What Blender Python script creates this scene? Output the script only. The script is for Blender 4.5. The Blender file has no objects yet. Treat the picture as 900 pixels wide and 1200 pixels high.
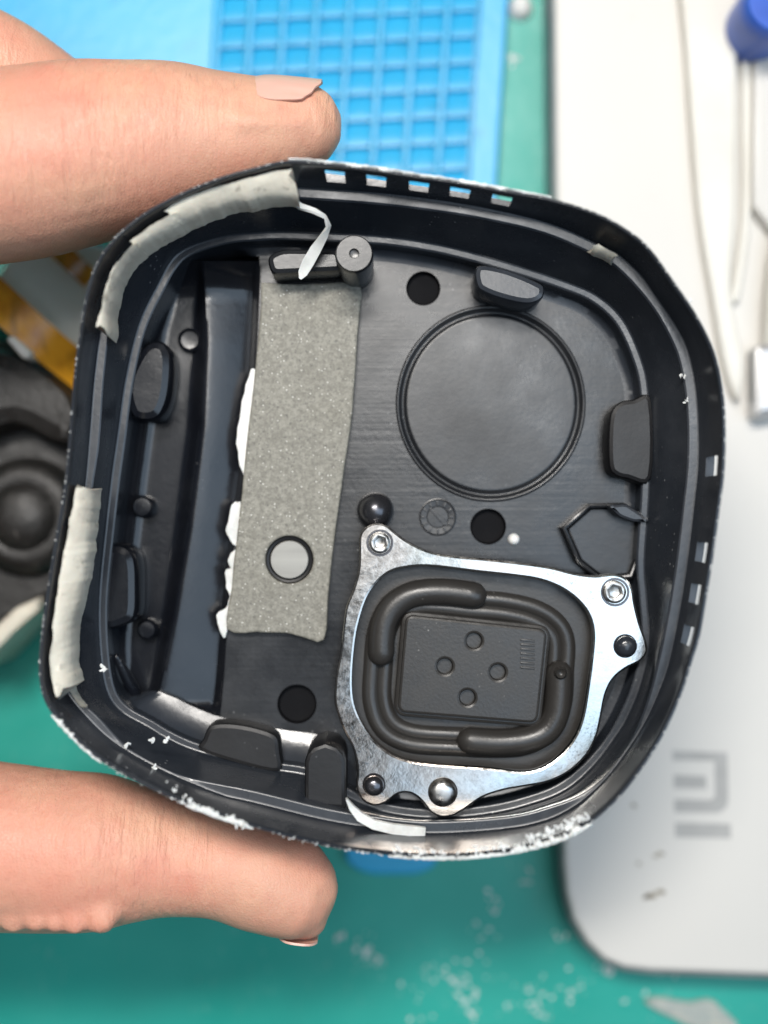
import bpy, bmesh, math, random
import numpy as np
from mathutils import Vector, noise
from mathutils.geometry import tessellate_polygon

# ------------------------------------------------------------------ scene, camera, light
random.seed(7)
scene = bpy.context.scene
COL = scene.collection
S = 0.001                      # everything below is written in millimetres
CAMH = 210.0                   # lens height above the bench
FPX = 1500.0                   # focal length in photograph pixels (900 x 1200)

cam_d = bpy.data.cameras.new('camera')
cam = bpy.data.objects.new('camera', cam_d)
COL.objects.link(cam)
cam.location = (0, 0, CAMH * S)
cam.rotation_euler = (0, 0, 0)
cam_d.sensor_fit = 'HORIZONTAL'
cam_d.sensor_width = 36.0
cam_d.lens = 60.0
cam_d.clip_start = 0.005
cam_d.clip_end = 10.0
cam_d.dof.use_dof = True
cam_d.dof.focus_distance = 0.161
cam_d.dof.aperture_fstop = 10.0
scene.camera = cam

world = bpy.data.worlds.new('World')
scene.world = world
world.use_nodes = True
bg = world.node_tree.nodes['Background']
bg.inputs[0].default_value = (0.86, 0.93, 1.0, 1)
bg.inputs[1].default_value = 0.08


def area(name, loc, target, sx, sy, power, color):
    d = bpy.data.lights.new(name, 'AREA')
    d.shape = 'RECTANGLE'
    d.size = sx * S
    d.size_y = sy * S
    d.energy = power
    d.color = color
    o = bpy.data.objects.new(name, d)
    COL.objects.link(o)
    o.location = Vector(loc) * S
    dirv = Vector(target) * S - o.location
    o.rotation_euler = dirv.to_track_quat('-Z', 'Y').to_euler()
    return o


area('bench_lamp', (-45, 190, 460), (0, 0, 30), 210, 60, 2.55, (1.0, 0.955, 0.90))
area('ceiling_panel', (30, 130, 820), (0, 0, 30), 620, 380, 0.75, (0.96, 0.98, 1.0))
area('ceiling_tube', (22, 108, 720), (0, 0, 30), 190, 44, 0.62, (1.0, 0.98, 0.95))
area('window_light', (215, -60, 430), (10, -10, 30), 300, 420, 0.95, (0.62, 0.80, 1.0))

vs = scene.view_settings
vs.view_transform = 'Standard'
vs.look = 'None'
vs.exposure = 0.0
vs.gamma = 1.0
vs.use_curve_mapping = False


# ------------------------------------------------------------------ helpers
DZ = 0.0                       # height (mm) added to everything fitted inside the shell


def P(x, y, z):
    """photograph pixel at height z (mm) -> point in the scene"""
    z = z + DZ
    d = (CAMH - z) / FPX
    return Vector(((x - 450) * d * S, (600 - y) * d * S, z * S))


def W(x, y, z):
    return Vector((x * S, y * S, (z + DZ) * S))


def mmpx(z):
    return (CAMH - z - DZ) / FPX


def link(name, me, mat, parent=None):
    o = bpy.data.objects.new(name, me)
    COL.objects.link(o)
    if mat:
        me.materials.clear()
        me.materials.append(mat)
    if parent:
        o.parent = parent
        o.matrix_parent_inverse = parent.matrix_world.inverted() if False else o.matrix_parent_inverse
        # parents are all un-rotated empties or meshes at known places
        off = Vector(parent.location)
        pp = parent.parent
        while pp:
            off += Vector(pp.location)
            pp = pp.parent
        o.location = -off
    return o


def mesh(name, verts, faces, mat, parent=None, smooth=35.0, recalc=True, bevel=0.0, flat_from=None):
    me = bpy.data.meshes.new(name)
    bm = bmesh.new()
    vv = [bm.verts.new(v) for v in verts]
    flat = set()
    for n_, f in enumerate(faces):
        try:
            nf = bm.faces.new([vv[i] for i in f])
            if flat_from is not None and n_ >= flat_from:
                flat.add(nf)
        except ValueError:
            pass
    if recalc:
        bmesh.ops.recalc_face_normals(bm, faces=bm.faces)
    for f in bm.faces:
        f.smooth = f not in flat
    lim = math.radians(smooth)
    for e in bm.edges:
        if len(e.link_faces) == 2:
            if e.calc_face_angle(0) > lim:
                e.smooth = False
    bm.to_mesh(me)
    bm.free()
    o = link(name, me, mat, parent)
    if bevel:
        m = o.modifiers.new('bevel', 'BEVEL')
        m.width = bevel * S
        m.segments = 2
        m.limit_method = 'ANGLE'
    return o


def tag(o, label, cat, group=None, kind=None):
    o['label'] = label
    o['category'] = cat
    if group:
        o['group'] = group
    if kind:
        o['kind'] = kind
    return o


def empty(name, loc, label, cat, group=None):
    o = bpy.data.objects.new(name, None)
    COL.objects.link(o)
    o.empty_display_size = 0.01
    o.location = loc
    return tag(o, label, cat, group)


def smooth_closed(pts, n=6):
    out = []
    m = len(pts)
    for i in range(m):
        p0, p1, p2, p3 = (np.array(pts[(i + k) % m], float) for k in (-1, 0, 1, 2))
        for j in range(n):
            t = j / n
            out.append(tuple(0.5 * ((2 * p1) + (-p0 + p2) * t + (2 * p0 - 5 * p1 + 4 * p2 - p3) * t * t
                                    + (-p0 + 3 * p1 - 3 * p2 + p3) * t ** 3)))
    return out


def smooth_open(pts, n=6):
    out = []
    m = len(pts)
    P_ = [np.array(p, float) for p in pts]
    for i in range(m - 1):
        p0 = P_[i - 1] if i > 0 else 2 * P_[0] - P_[1]
        p1, p2 = P_[i], P_[i + 1]
        p3 = P_[i + 2] if i + 2 < m else 2 * P_[-1] - P_[-2]
        for j in range(n):
            t = j / n
            out.append(tuple(0.5 * ((2 * p1) + (-p0 + p2) * t + (2 * p0 - 5 * p1 + 4 * p2 - p3) * t * t
                                    + (-p0 + 3 * p1 - 3 * p2 + p3) * t ** 3)))
    out.append(tuple(P_[-1]))
    return out


def signed_area(p):
    return 0.5 * sum(p[i][0] * p[(i + 1) % len(p)][1] - p[(i + 1) % len(p)][0] * p[i][1] for i in range(len(p)))


def offset_poly(p, d):
    """move every vertex d inwards (positive) along its normal"""
    n = len(p)
    sgn = 1 if signed_area(p) > 0 else -1
    out = []
    for i in range(n):
        a = np.array(p[i - 1]); b = np.array(p[i]); c = np.array(p[(i + 1) % n])
        e1 = b - a; e2 = c - b
        e1 = e1 / (np.linalg.norm(e1) + 1e-9); e2 = e2 / (np.linalg.norm(e2) + 1e-9)
        n1 = np.array((-e1[1], e1[0])) * sgn; n2 = np.array((-e2[1], e2[0])) * sgn
        nn = n1 + n2
        l = np.linalg.norm(nn)
        nn = nn / l if l > 1e-6 else n1
        k = d / max(0.5, float(np.dot(nn, n1)))
        out.append(tuple(b + nn * k))
    return out


def circle(cx, cy, r, n=32, ry=None, ph=0.0):
    ry = ry or r
    return [(cx + r * math.cos(2 * math.pi * i / n + ph), cy + ry * math.sin(2 * math.pi * i / n + ph)) for i in range(n)]


def rounded(poly, r, n=5):
    out = []
    m = len(poly)
    for i in range(m):
        a, b, c = (np.array(poly[(i + k) % m], float) for k in (-1, 0, 1))
        u = (a - b) / np.linalg.norm(a - b); v = (c - b) / np.linalg.norm(c - b)
        rr = min(r, 0.45 * np.linalg.norm(a - b), 0.45 * np.linalg.norm(c - b))
        s, e = b + u * rr, b + v * rr
        for j in range(n + 1):
            t = j / n
            out.append(tuple((1 - t) ** 2 * s + 2 * t * (1 - t) * b + t * t * e))
    return out


def slab(name, poly, z0, z1, mat, parent=None, holes=(), ch=0.25, smooth=35.0, bottom=True):
    """plate whose top outline (pixels) stands at z1, straight sides down to z0, edge rounded by ch mm"""
    k = mmpx(z1)
    to = lambda p: [((x - 450) * k, (600 - y) * k) for x, y in p]
    loops = [to(poly)] + [to(h) for h in holes]
    verts, faces, caps_t, caps_b = [], [], [], []
    idx_t, idx_b = [], []
    for li, L in enumerate(loops):
        sgn = 1 if li == 0 else -1
        rings = [(L, z0)]
        if ch:
            rings += [(L, z1 - ch), (offset_poly(L, sgn * ch * 0.3), z1 - ch * 0.3), (offset_poly(L, sgn * ch), z1)]
        else:
            rings += [(L, z1)]
        n = len(L)
        base = []
        for R, z in rings:
            base.append(len(verts))
            verts += [W(x, y, z) for x, y in R]
        for a, b in zip(base, base[1:]):
            for i in range(n):
                j = (i + 1) % n
                faces.append((a + i, a + j, b + j, b + i))
        caps_t.append([Vector((x, y, 0)) for x, y in rings[-1][0]])
        caps_b.append([Vector((x, y, 0)) for x, y in L])
        idx_t += list(range(base[-1], base[-1] + n))
        idx_b += list(range(base[0], base[0] + n))
    nflat = len(faces)
    for t in tessellate_polygon(caps_t):
        faces.append(tuple(idx_t[i] for i in t))
    if bottom:
        for t in tessellate_polygon(caps_b):
            faces.append(tuple(idx_b[i] for i in t))
    return mesh(name, verts, faces, mat, parent, smooth, flat_from=nflat)


def lathe(name, cx, cy, prof, mat, parent=None, zref=36.0, n=36, smooth=35.0, ey=1.0):
    """prof: (radius px, z) from outside in; last radius may be 0"""
    c = P(cx, cy, zref) / S
    k = mmpx(zref)
    verts, faces, rows = [], [], []
    for r, z in prof:
        if r == 0:
            rows.append([len(verts)])
            verts.append(W(c.x, c.y, z))
        else:
            rows.append(list(range(len(verts), len(verts) + n)))
            for i in range(n):
                a = 2 * math.pi * i / n
                verts.append(W(c.x + r * k * math.cos(a), c.y + r * k * ey * math.sin(a), z))
    for A, B in zip(rows, rows[1:]):
        for i in range(n):
            j = (i + 1) % n
            if len(B) == 1:
                faces.append((A[i], A[j], B[0]))
            elif len(A) == 1:
                faces.append((A[0], B[j], B[i]))
            else:
                faces.append((A[i], A[j], B[j], B[i]))
    return mesh(name, verts, faces, mat, parent, smooth)


def sweep_data(path, radii, n=16, flat=1.0, up=Vector((0, 0, 1)), cap=True, capsteps=3):
    """path: world points (mm), radii (mm) -> verts (m), faces"""
    path = [Vector(p) for p in path]
    m = len(path)
    radii = list(radii)
    rings = []
    for i in range(m):
        t = (path[min(i + 1, m - 1)] - path[max(i - 1, 0)]).normalized()
        side = t.cross(up)
        if side.length < 1e-4:
            side = t.cross(Vector((1, 0, 0)))
        side.normalize()
        upv = side.cross(t).normalized()
        rings.append((path[i], t, side, upv, radii[i]))
    if cap:
        a = rings[0]; b = rings[-1]
        pre, post = [], []
        for s in range(capsteps, 0, -1):
            th = s / capsteps * math.pi / 2 * 0.97
            pre.append((a[0] - a[1] * a[4] * math.sin(th), a[1], a[2], a[3], a[4] * math.cos(th)))
        for s in range(1, capsteps + 1):
            th = s / capsteps * math.pi / 2 * 0.97
            post.append((b[0] + b[1] * b[4] * math.sin(th), b[1], b[2], b[3], b[4] * math.cos(th)))
        rings = pre + rings + post
    verts, faces = [], []
    for (c, t, s, u, r) in rings:
        for k in range(n):
            a = 2 * math.pi * k / n
            verts.append((c + s * r * math.cos(a) + u * r * flat * math.sin(a)) * S)
    for i in range(len(rings) - 1):
        for k in range(n):
            j = (k + 1) % n
            faces.append((i * n + k, i * n + j, (i + 1) * n + j, (i + 1) * n + k))
    faces.append(tuple(range(n))[::-1])
    faces.append(tuple((len(rings) - 1) * n + k for k in range(n)))
    return verts, faces


def sweep(name, path, radii, mat, parent=None, n=16, flat=1.0, cap=True):
    if not hasattr(radii, '__len__'):
        radii = [radii] * len(path)
    v, f = sweep_data(path, radii, n, flat, cap=cap)
    return mesh(name, v, f, mat, parent, 50)


def ribbon(name, pts, width, thick, mat, parent=None):
    """pts: (px,py,z,(optional tilt deg)); a thin band of real thickness"""
    path = [P(p[0], p[1], p[2]) / S for p in pts]
    tilt = [math.radians(p[3]) if len(p) > 3 else 0 for p in pts]
    wid = width if hasattr(width, '__len__') else [width] * len(pts)
    verts, faces = [], []
    m = len(path)
    for i in range(m):
        t = (path[min(i + 1, m - 1)] - path[max(i - 1, 0)]).normalized()
        side = t.cross(Vector((0, 0, 1))).normalized()
        up = side.cross(t).normalized()
        s2 = side * math.cos(tilt[i]) + up * math.sin(tilt[i])
        u2 = up * math.cos(tilt[i]) - side * math.sin(tilt[i])
        w = wid[i] / 2
        for a, b in ((-w, -thick / 2), (w, -thick / 2), (w, thick / 2), (-w, thick / 2)):
            verts.append((path[i] + s2 * a + u2 * b) * S)
    for i in range(m - 1):
        for k in range(4):
            j = (k + 1) % 4
            faces.append((i * 4 + k, i * 4 + j, i * 4 + 4 + j, i * 4 + 4 + k))
    faces.append((0, 1, 2, 3)); faces.append(tuple(4 * (m - 1) + k for k in (3, 2, 1, 0)))
    return mesh(name, verts, faces, mat, parent, 50)


# ------------------------------------------------------------------ materials
def srgb(r, g, b):
    f = lambda c: c / 12.92 if c <= 0.04045 else ((c + 0.055) / 1.055) ** 2.4
    return tuple(f(v / 255) for v in (r, g, b))


class M:
    def __init__(self, name, base, rough=0.5, metal=0.0, spec=0.5, sss=0.0, trans=0.0):
        self.m = bpy.data.materials.new(name)
        self.m.use_nodes = True
        self.nt = self.m.node_tree
        self.N = self.nt.nodes
        self.L = self.nt.links
        self.b = self.N['Principled BSDF']
        self.b.inputs['Base Color'].default_value = (*base, 1)
        self.b.inputs['Roughness'].default_value = rough
        self.b.inputs['Metallic'].default_value = metal
        self.b.inputs['Specular IOR Level'].default_value = spec
        self.b.inputs['Transmission Weight'].default_value = trans
        if sss:
            self.b.inputs['Subsurface Weight'].default_value = sss
            self.b.inputs['Subsurface Radius'].default_value = (1.0, 0.35, 0.2)
            self.b.inputs['Subsurface Scale'].default_value = 0.0022
        self.base = base
        self.col = None
        self.h = None
        tc = self.N.new('ShaderNodeTexCoord')
        self.co = tc.outputs['Object']

    def mapped(self, scale=(1, 1, 1), rot=0):
        mp = self.N.new('ShaderNodeMapping')
        mp.inputs['Scale'].default_value = scale
        mp.inputs['Rotation'].default_value = (0, 0, rot)
        self.L.new(self.co, mp.inputs['Vector'])
        return mp.outputs[0]

    def noise(self, scale, detail=4, rough=0.55, stretch=None, rot=0):
        n = self.N.new('ShaderNodeTexNoise')
        n.inputs['Scale'].default_value = scale
        n.inputs['Detail'].default_value = detail
        n.inputs['Roughness'].default_value = rough
        self.L.new(self.mapped(stretch or (1, 1, 1), rot), n.inputs['Vector'])
        return n.outputs['Fac']

    def voro(self, scale, feature='F1', rand=1.0):
        n = self.N.new('ShaderNodeTexVoronoi')
        n.feature = feature
        n.inputs['Scale'].default_value = scale
        n.inputs['Randomness'].default_value = rand
        self.L.new(self.co, n.inputs['Vector'])
        return n

    def ramp(self, fac, lo, hi, a=0.0, b=1.0):
        r = self.N.new('ShaderNodeMapRange')
        r.inputs['From Min'].default_value = lo
        r.inputs['From Max'].default_value = hi
        r.inputs['To Min'].default_value = a
        r.inputs['To Max'].default_value = b
        self.L.new(fac, r.inputs['Value'])
        return r.outputs[0]

    def mul(self, a, b):
        m = self.N.new('ShaderNodeMath')
        m.operation = 'MULTIPLY'
        self.L.new(a, m.inputs[0])
        if isinstance(b, (int, float)):
            m.inputs[1].default_value = b
        else:
            self.L.new(b, m.inputs[1])
        return m.outputs[0]

    def mix(self, fac, color):
        m = self.N.new('ShaderNodeMix')
        m.data_type = 'RGBA'
        self.L.new(fac, m.inputs['Factor'])
        if self.col is None:
            m.inputs[6].default_value = (*self.base, 1)
        else:
            self.L.new(self.col, m.inputs[6])
        m.inputs[7].default_value = (*color, 1)
        self.col = m.outputs[2]
        self.L.new(self.col, self.b.inputs['Base Color'])
        return self

    def rough(self, fac):
        self.L.new(fac, self.b.inputs['Roughness'])
        return self

    def bump(self, height, dist, strength=1.0):
        b = self.N.new('ShaderNodeBump')
        b.inputs['Strength'].default_value = strength
        b.inputs['Distance'].default_value = dist * S
        self.L.new(height, b.inputs['Height'])
        if self.h is not None:
            self.L.new(self.h, b.inputs['Normal'])
        self.h = b.outputs[0]
        self.L.new(self.h, self.b.inputs['Normal'])
        return self


def plastic(name, base, r0, r1, dust=0.5, lines=False, spec=0.5):
    m = M(name, base, 0.35, spec=spec)
    n1 = m.noise(75, 6, 0.62)
    m.rough(m.ramp(n1, 0.3, 0.7, r0, r1))
    # pale dust specks and soft haze lying on the plastic
    v = m.voro(900)
    cell = m.ramp(v.outputs['Distance'], 0.0, 0.16, 1, 0)
    patch = m.ramp(m.noise(120, 3), 0.56, 0.72, 0, 1)
    m.mix(m.mul(m.mul(cell, patch), dust), (0.55, 0.56, 0.56))
    m.mix(m.mul(m.ramp(m.noise(45, 6, 0.65), 0.45, 0.8, 0, 1), 0.14 * dust), (0.3, 0.31, 0.33))
    m.bump(m.noise(1800, 2), 0.012)
    m.bump(m.noise(160, 3), 0.05)
    if lines:
        m.bump(m.noise(260, 3, 0.6, (0.12, 5, 1), math.radians(4)), 0.02)
    return m.m


MAT_SHELL = plastic('black_shell_plastic', (0.021, 0.025, 0.032), 0.14, 0.34, 0.8)
MAT_FLOOR = plastic('black_floor_plastic', (0.008, 0.009, 0.011), 0.16, 0.40, 0.6, True)
MAT_GLOSS = plastic('glossy_bay_plastic', (0.006, 0.007, 0.010), 0.12, 0.26, 0.3)
MAT_DISC = plastic('satin_disc_plastic', (0.010, 0.011, 0.013), 0.20, 0.46, 0.4)
MAT_PIT = plastic('pit_shade_black', (0.004, 0.004, 0.005), 0.6, 0.8, 0.05, spec=0.1)  # blacker, duller plastic: shade inside the shallow holes put into the colour
MAT_HOLE = plastic('matt_black_plastic', (0.007, 0.007, 0.008), 0.34, 0.5, 0.25, spec=0.4)

m = M('grey_rubber', (0.027, 0.025, 0.023), 0.42)
m.rough(m.ramp(m.noise(300, 4), 0.3, 0.7, 0.27, 0.42))
m.bump(m.noise(2500, 2), 0.02)
v = m.voro(1100)
m.mix(m.mul(m.ramp(v.outputs['Distance'], 0, 0.14, 1, 0), m.ramp(m.noise(140, 3), 0.58, 0.7)), (0.5, 0.48, 0.45))
MAT_RUBBER = m.m

m = M('zinc_plate', (0.56, 0.58, 0.58), 0.22, 1.0)
m.mix(m.ramp(m.noise(42, 2), 0.44, 0.60, 0, 0.8), (0.44, 0.36, 0.30))  # brown zinc tone, also painted in place of a warm reflection
m.mix(m.ramp(m.noise(60, 2, stretch=(1.3, 0.8, 1)), 0.5, 0.7, 0, 0.5), (0.38, 0.45, 0.43))
sp = m.noise(2600, 3, 0.7)
m.mix(m.mul(m.ramp(sp, 0.54, 0.64), m.ramp(m.noise(90, 3), 0.45, 0.65, 0, 0.7)), (0.22, 0.23, 0.23))
m.rough(m.ramp(m.noise(900, 4, 0.7), 0.3, 0.7, 0.10, 0.27))
m.bump(m.noise(1600, 3), 0.014)
m.bump(m.noise(130, 2), 0.10)
MAT_ZINC = m.m

m = M('screw_steel', (0.45, 0.45, 0.44), 0.3, 1.0)
m.rough(m.ramp(m.noise(900, 3), 0.3, 0.7, 0.2, 0.5))
m.mix(m.ramp(m.noise(600, 3), 0.5, 0.65), (0.2, 0.19, 0.17))
MAT_SCREW = m.m

m = M('dark_pin_metal', (0.10, 0.10, 0.11), 0.22, 0.85)
m.rough(m.ramp(m.noise(500, 3), 0.3, 0.7, 0.16, 0.34))
MAT_PIN = m.m

m = M('grey_glitter_foam', (0.165, 0.157, 0.130), 0.62, spec=0.6)
v = m.voro(2600)
m.mix(m.ramp(m.noise(1700, 5, 0.75), 0.42, 0.62), (0.27, 0.26, 0.22))
m.mix(m.ramp(m.noise(2800, 3, 0.7), 0.56, 0.70), (0.08, 0.077, 0.066))
rn = m.N.new('ShaderNodeSeparateColor'); m.L.new(v.outputs['Color'], rn.inputs[0])
m.mix(m.mul(m.ramp(v.outputs['Distance'], 0.10, 0.26, 1, 0), m.ramp(rn.outputs[0], 0.80, 0.84)), (0.85, 0.84, 0.78))
m.mix(m.ramp(m.noise(60, 4), 0.5, 0.8, 0, 0.35), (0.15, 0.135, 0.095))
m.bump(m.noise(2200, 4, 0.7), 0.09)
m.bump(m.noise(120, 3), 0.12)
MAT_FOAM = m.m

m = M('pale_disc', (0.27, 0.265, 0.245), 0.5, 0.0)
m.mix(m.ramp(m.noise(300, 4, stretch=(0.3, 3, 1)), 0.4, 0.7), (0.33, 0.325, 0.30))
MAT_PALE = m.m

m = M('dried_cream_glue', (0.66, 0.625, 0.53), 0.45, sss=0.1)
m.mix(m.ramp(m.noise(130, 5, 0.6), 0.42, 0.75), (0.52, 0.48, 0.40))
m.mix(m.ramp(m.noise(420, 5, 0.7), 0.60, 0.74), (0.22, 0.20, 0.165))
m.mix(m.ramp(m.noise(60, 4, 0.6), 0.58, 0.74, 0, 0.6), (0.66, 0.64, 0.57))
m.bump(m.noise(250, 5, 0.6), 0.25)
MAT_GLUE = m.m

m = M('white_glue', (0.70, 0.70, 0.68), 0.38, sss=0.1)
m.mix(m.ramp(m.noise(300, 4), 0.5, 0.75), (0.46, 0.46, 0.44))
m.bump(m.noise(400, 4), 0.12)
MAT_WHITE = m.m

m = M('teal_mat', srgb(30, 150, 136), 0.42)
m.mix(m.ramp(m.noise(25, 4), 0.35, 0.7), srgb(48, 164, 150))
dust = m.mul(m.ramp(m.noise(900, 4, 0.7, (1, 0.35, 1)), 0.58, 0.75), m.ramp(m.noise(45, 3), 0.48, 0.68))
m.mix(m.mul(dust, 0.5), (0.5, 0.66, 0.62))
m.bump(m.noise(700, 4), 0.05)
m.rough(m.ramp(m.noise(60, 4), 0.3, 0.7, 0.32, 0.5))
MAT_TEAL = m.m

m = M('blue_silicone', srgb(38, 160, 208), 0.38)
m.mix(m.ramp(m.noise(30, 4), 0.4, 0.7), srgb(46, 168, 214))
m.mix(m.mul(m.ramp(m.noise(220, 4), 0.60, 0.74), 0.35), srgb(28, 110, 150))
m.bump(m.noise(500, 3), 0.06)
MAT_BLUE = m.m

m = M('white_casing', (0.62, 0.60, 0.56), 0.42)
m.mix(m.ramp(m.noise(18, 4), 0.4, 0.75), (0.585, 0.57, 0.535))
m.mix(m.mul(m.ramp(m.noise(420, 5, 0.7), 0.60, 0.75), m.ramp(m.noise(60, 3), 0.5, 0.7)), (0.55, 0.53, 0.49))
m.bump(m.noise(1400, 2), 0.02)
MAT_CASE = m.m

m = M('grey_print', (0.36, 0.355, 0.34), 0.5)
m.mix(m.ramp(m.noise(300, 3), 0.4, 0.7), (0.40, 0.395, 0.38))
MAT_PRINT = m.m

m = M('grey_edge', (0.17, 0.19, 0.19), 0.4)
m.mix(m.ramp(m.noise(200, 3), 0.4, 0.7), (0.13, 0.15, 0.15))
MAT_EDGE = m.m

m = M('cream_cable', (0.70, 0.68, 0.62), 0.45)
m.mix(m.ramp(m.noise(60, 4), 0.45, 0.75), (0.62, 0.59, 0.52))
MAT_CABLE = m.m

m = M('silver_plug', (0.55, 0.55, 0.55), 0.35, 0.7)
m.mix(m.ramp(m.noise(200, 3), 0.4, 0.7), (0.48, 0.48, 0.48))
MAT_PLUG = m.m

m = M('blue_cap', srgb(45, 92, 190), 0.35)
m.mix(m.ramp(m.noise(150, 3), 0.4, 0.7), srgb(36, 78, 170))
MAT_CAP = m.m

m = M('amber_flex', (0.78, 0.36, 0.025), 0.25, spec=0.6)
m.mix(m.ramp(m.noise(160, 4), 0.45, 0.65), (0.48, 0.17, 0.015))
m.mix(m.ramp(m.noise(500, 3, stretch=(1, 0.2, 1), rot=0.7), 0.55, 0.65), (0.45, 0.20, 0.02))
m.bump(m.noise(300, 3), 0.1)
MAT_AMBER = m.m

m = M('white_foam_block', (0.82, 0.81, 0.77), 0.6)
m.mix(m.ramp(m.noise(100, 4), 0.45, 0.75), (0.76, 0.75, 0.70))
MAT_FOAMW = m.m

m = M('black_rubber', (0.010, 0.0095, 0.009), 0.5)
m.rough(m.ramp(m.noise(200, 4), 0.3, 0.7, 0.35, 0.6))
m.bump(m.noise(600, 5, 0.7), 0.2)
m.mix(m.mul(m.ramp(m.noise(900, 3, 0.7), 0.6, 0.72), m.ramp(m.noise(100, 3), 0.5, 0.65)), (0.15, 0.14, 0.13))
MAT_BRUB = m.m

m = M('skin', srgb(206, 156, 132), 0.46, spec=0.4, sss=0.18)
m.mix(m.ramp(m.noise(38, 5, 0.6), 0.38, 0.70), srgb(212, 143, 122))
m.mix(m.ramp(m.noise(85, 5, 0.6), 0.48, 0.75, 0, 0.7), srgb(218, 172, 142))
m.mix(m.mul(m.ramp(m.noise(260, 5, 0.7), 0.52, 0.75), 0.35), srgb(196, 124, 106))
m.mix(m.mul(m.ramp(m.noise(900, 4, 0.7), 0.56, 0.72), 0.28), srgb(186, 122, 102))
v = m.voro(2300, 'DISTANCE_TO_EDGE')
m.bump(m.ramp(v.outputs['Distance'], 0, 0.2), 0.022)
m.bump(m.noise(420, 4, 0.6, (1.8, 0.7, 1)), 0.15)
# fine creases that run across the fingers, strongest in patches
cre = m.mul(m.ramp(m.noise(150, 4, 0.65, (2.6, 0.45, 0.6), 0.15), 0.40, 0.62), m.ramp(m.noise(42, 2), 0.42, 0.62))
m.bump(cre, 0.20)
m.rough(m.ramp(m.noise(200, 4), 0.3, 0.7, 0.38, 0.58))
MAT_SKIN = m.m

m = M('nail', srgb(214, 164, 148), 0.34, spec=0.5, sss=0.15)
m.mix(m.ramp(m.noise(150, 3, stretch=(0.3, 2, 2)), 0.4, 0.75), srgb(224, 182, 168))
MAT_NAIL = m.m

m = M('clear_flake', (0.70, 0.74, 0.70), 0.18, trans=0.55)
m.mix(m.ramp(m.noise(350, 5, 0.7), 0.5, 0.62), (0.85, 0.84, 0.76))
m.bump(m.noise(500, 5, 0.7), 0.5)
MAT_FLAKE = m.m

m = M('brown_dirt', (0.20, 0.17, 0.13), 0.8)
m.mix(m.ramp(m.noise(900, 3), 0.4, 0.6), (0.36, 0.33, 0.27))
MAT_DIRT = m.m

# ------------------------------------------------------------------ the bench mat
xs = [-330, 330]
g = slab('work_mat', [(450 + x * 7.14, 600 - y * 7.14) for x, y in ((-330, -330), (330, -330), (330, 330), (-330, 330))],
         -3, 0, MAT_TEAL, ch=0.5)
g['kind'] = 'structure'
g['label'] = 'teal green work mat dusted with white crumbs'

# ------------------------------------------------------------------ blue silicone tray mat
BA = np.array((596.0, 6.0)); BD = np.array((-0.062, 1.0)); BR = np.array((1.0, -0.045))


def bm_px(u, v):
    p = BA + BR * u + BD * v
    return (p[0], p[1])


tray = empty('silicone_mat', P(300, 50, 0), 'bright blue silicone mat with rows of small sloping pockets', 'mat')
slab('base', rounded([bm_px(0, -90), bm_px(0, 240), bm_px(-640, 240), bm_px(-640, -90)], 12), 0.02, 2.0, MAT_BLUE, tray, ch=0.4)
slab('border', [bm_px(-1, -88), bm_px(-1, 238), bm_px(-34, 238), bm_px(-34, -88)], 2.01, 3.6, MAT_BLUE, tray, ch=0.5)
slab('work_panel', [bm_px(-344, -88), bm_px(-344, 238), bm_px(-638, 238), bm_px(-638, -88)], 2.01, 3.5, MAT_BLUE, tray, ch=0.5)
PW, PH = 38.5, 31.0
proto = {}
for c in range(8):
    u1 = -36 - c * PW
    u0 = u1 - PW
    slab('rib', [bm_px(u0 - 1, -86), bm_px(u0 + 8, -86), bm_px(u0 + 8, 236), bm_px(u0 - 1, 236)], 2.01, 3.4, MAT_BLUE, tray, ch=0.5)
    for r in range(-2, 7):
        v0 = 4 + r * PH
        # each pocket drops behind a steep wall and ramps up again
        pts = []
        nu, nv = 6, 5
        verts, faces = [], []
        for j in range(nv + 1):
            t = j / nv
            for i in range(nu + 1):
                s = i / nu
                arc = 5.0 * (2 * s - 1) ** 2
                vv_ = v0 + arc * (1 - t) + t * PH
                z = 2.05 + 1.0 * min(1.0, t * 1.25) ** 0.8
                verts.append(P(*bm_px(u0 + 8.3 + s * (PW - 9.6), vv_), z))
        n1 = nu + 1
        nb = len(verts)
        for j in range(nv + 1):
            for i in range(nu + 1):
                vtx = verts[j * n1 + i].copy(); vtx.z = 2.02 * S
                verts.append(vtx)
        for j in range(nv):
            for i in range(nu):
                a = j * n1 + i
                faces.append((a, a + 1, a + n1 + 1, a + n1))
        for i in range(nu):
            a = nv * n1 + i
            faces.append((a, a + 1, nb + a + 1, nb + a))
        mesh('pocket_ramp', verts, faces, MAT_BLUE, tray, 40)

# ------------------------------------------------------------------ white slab with printed mark
bank = empty('power_bank', P(800, 600, 0), 'white slab-shaped power bank with a grey printed logo mark', 'power bank')
PB = [(648, -160), (654, 400), (661, 1010)] + [(664, 1045), (672, 1077), (688, 1104), (708, 1124), (732, 1134), (764, 1138)] + \
     [(900, 1143), (1150, 1150), (1150, -160)]
slab('casing', PB, 1.2, 10.0, MAT_CASE, bank, ch=0.7)
slab('bottom_shell', offset_poly(PB, -5.0), 0.02, 8.8, MAT_EDGE, bank, ch=0.5)


def z5(x, y):
    return (600 + x / 3.0, 820 + y / 3.0)


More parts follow.
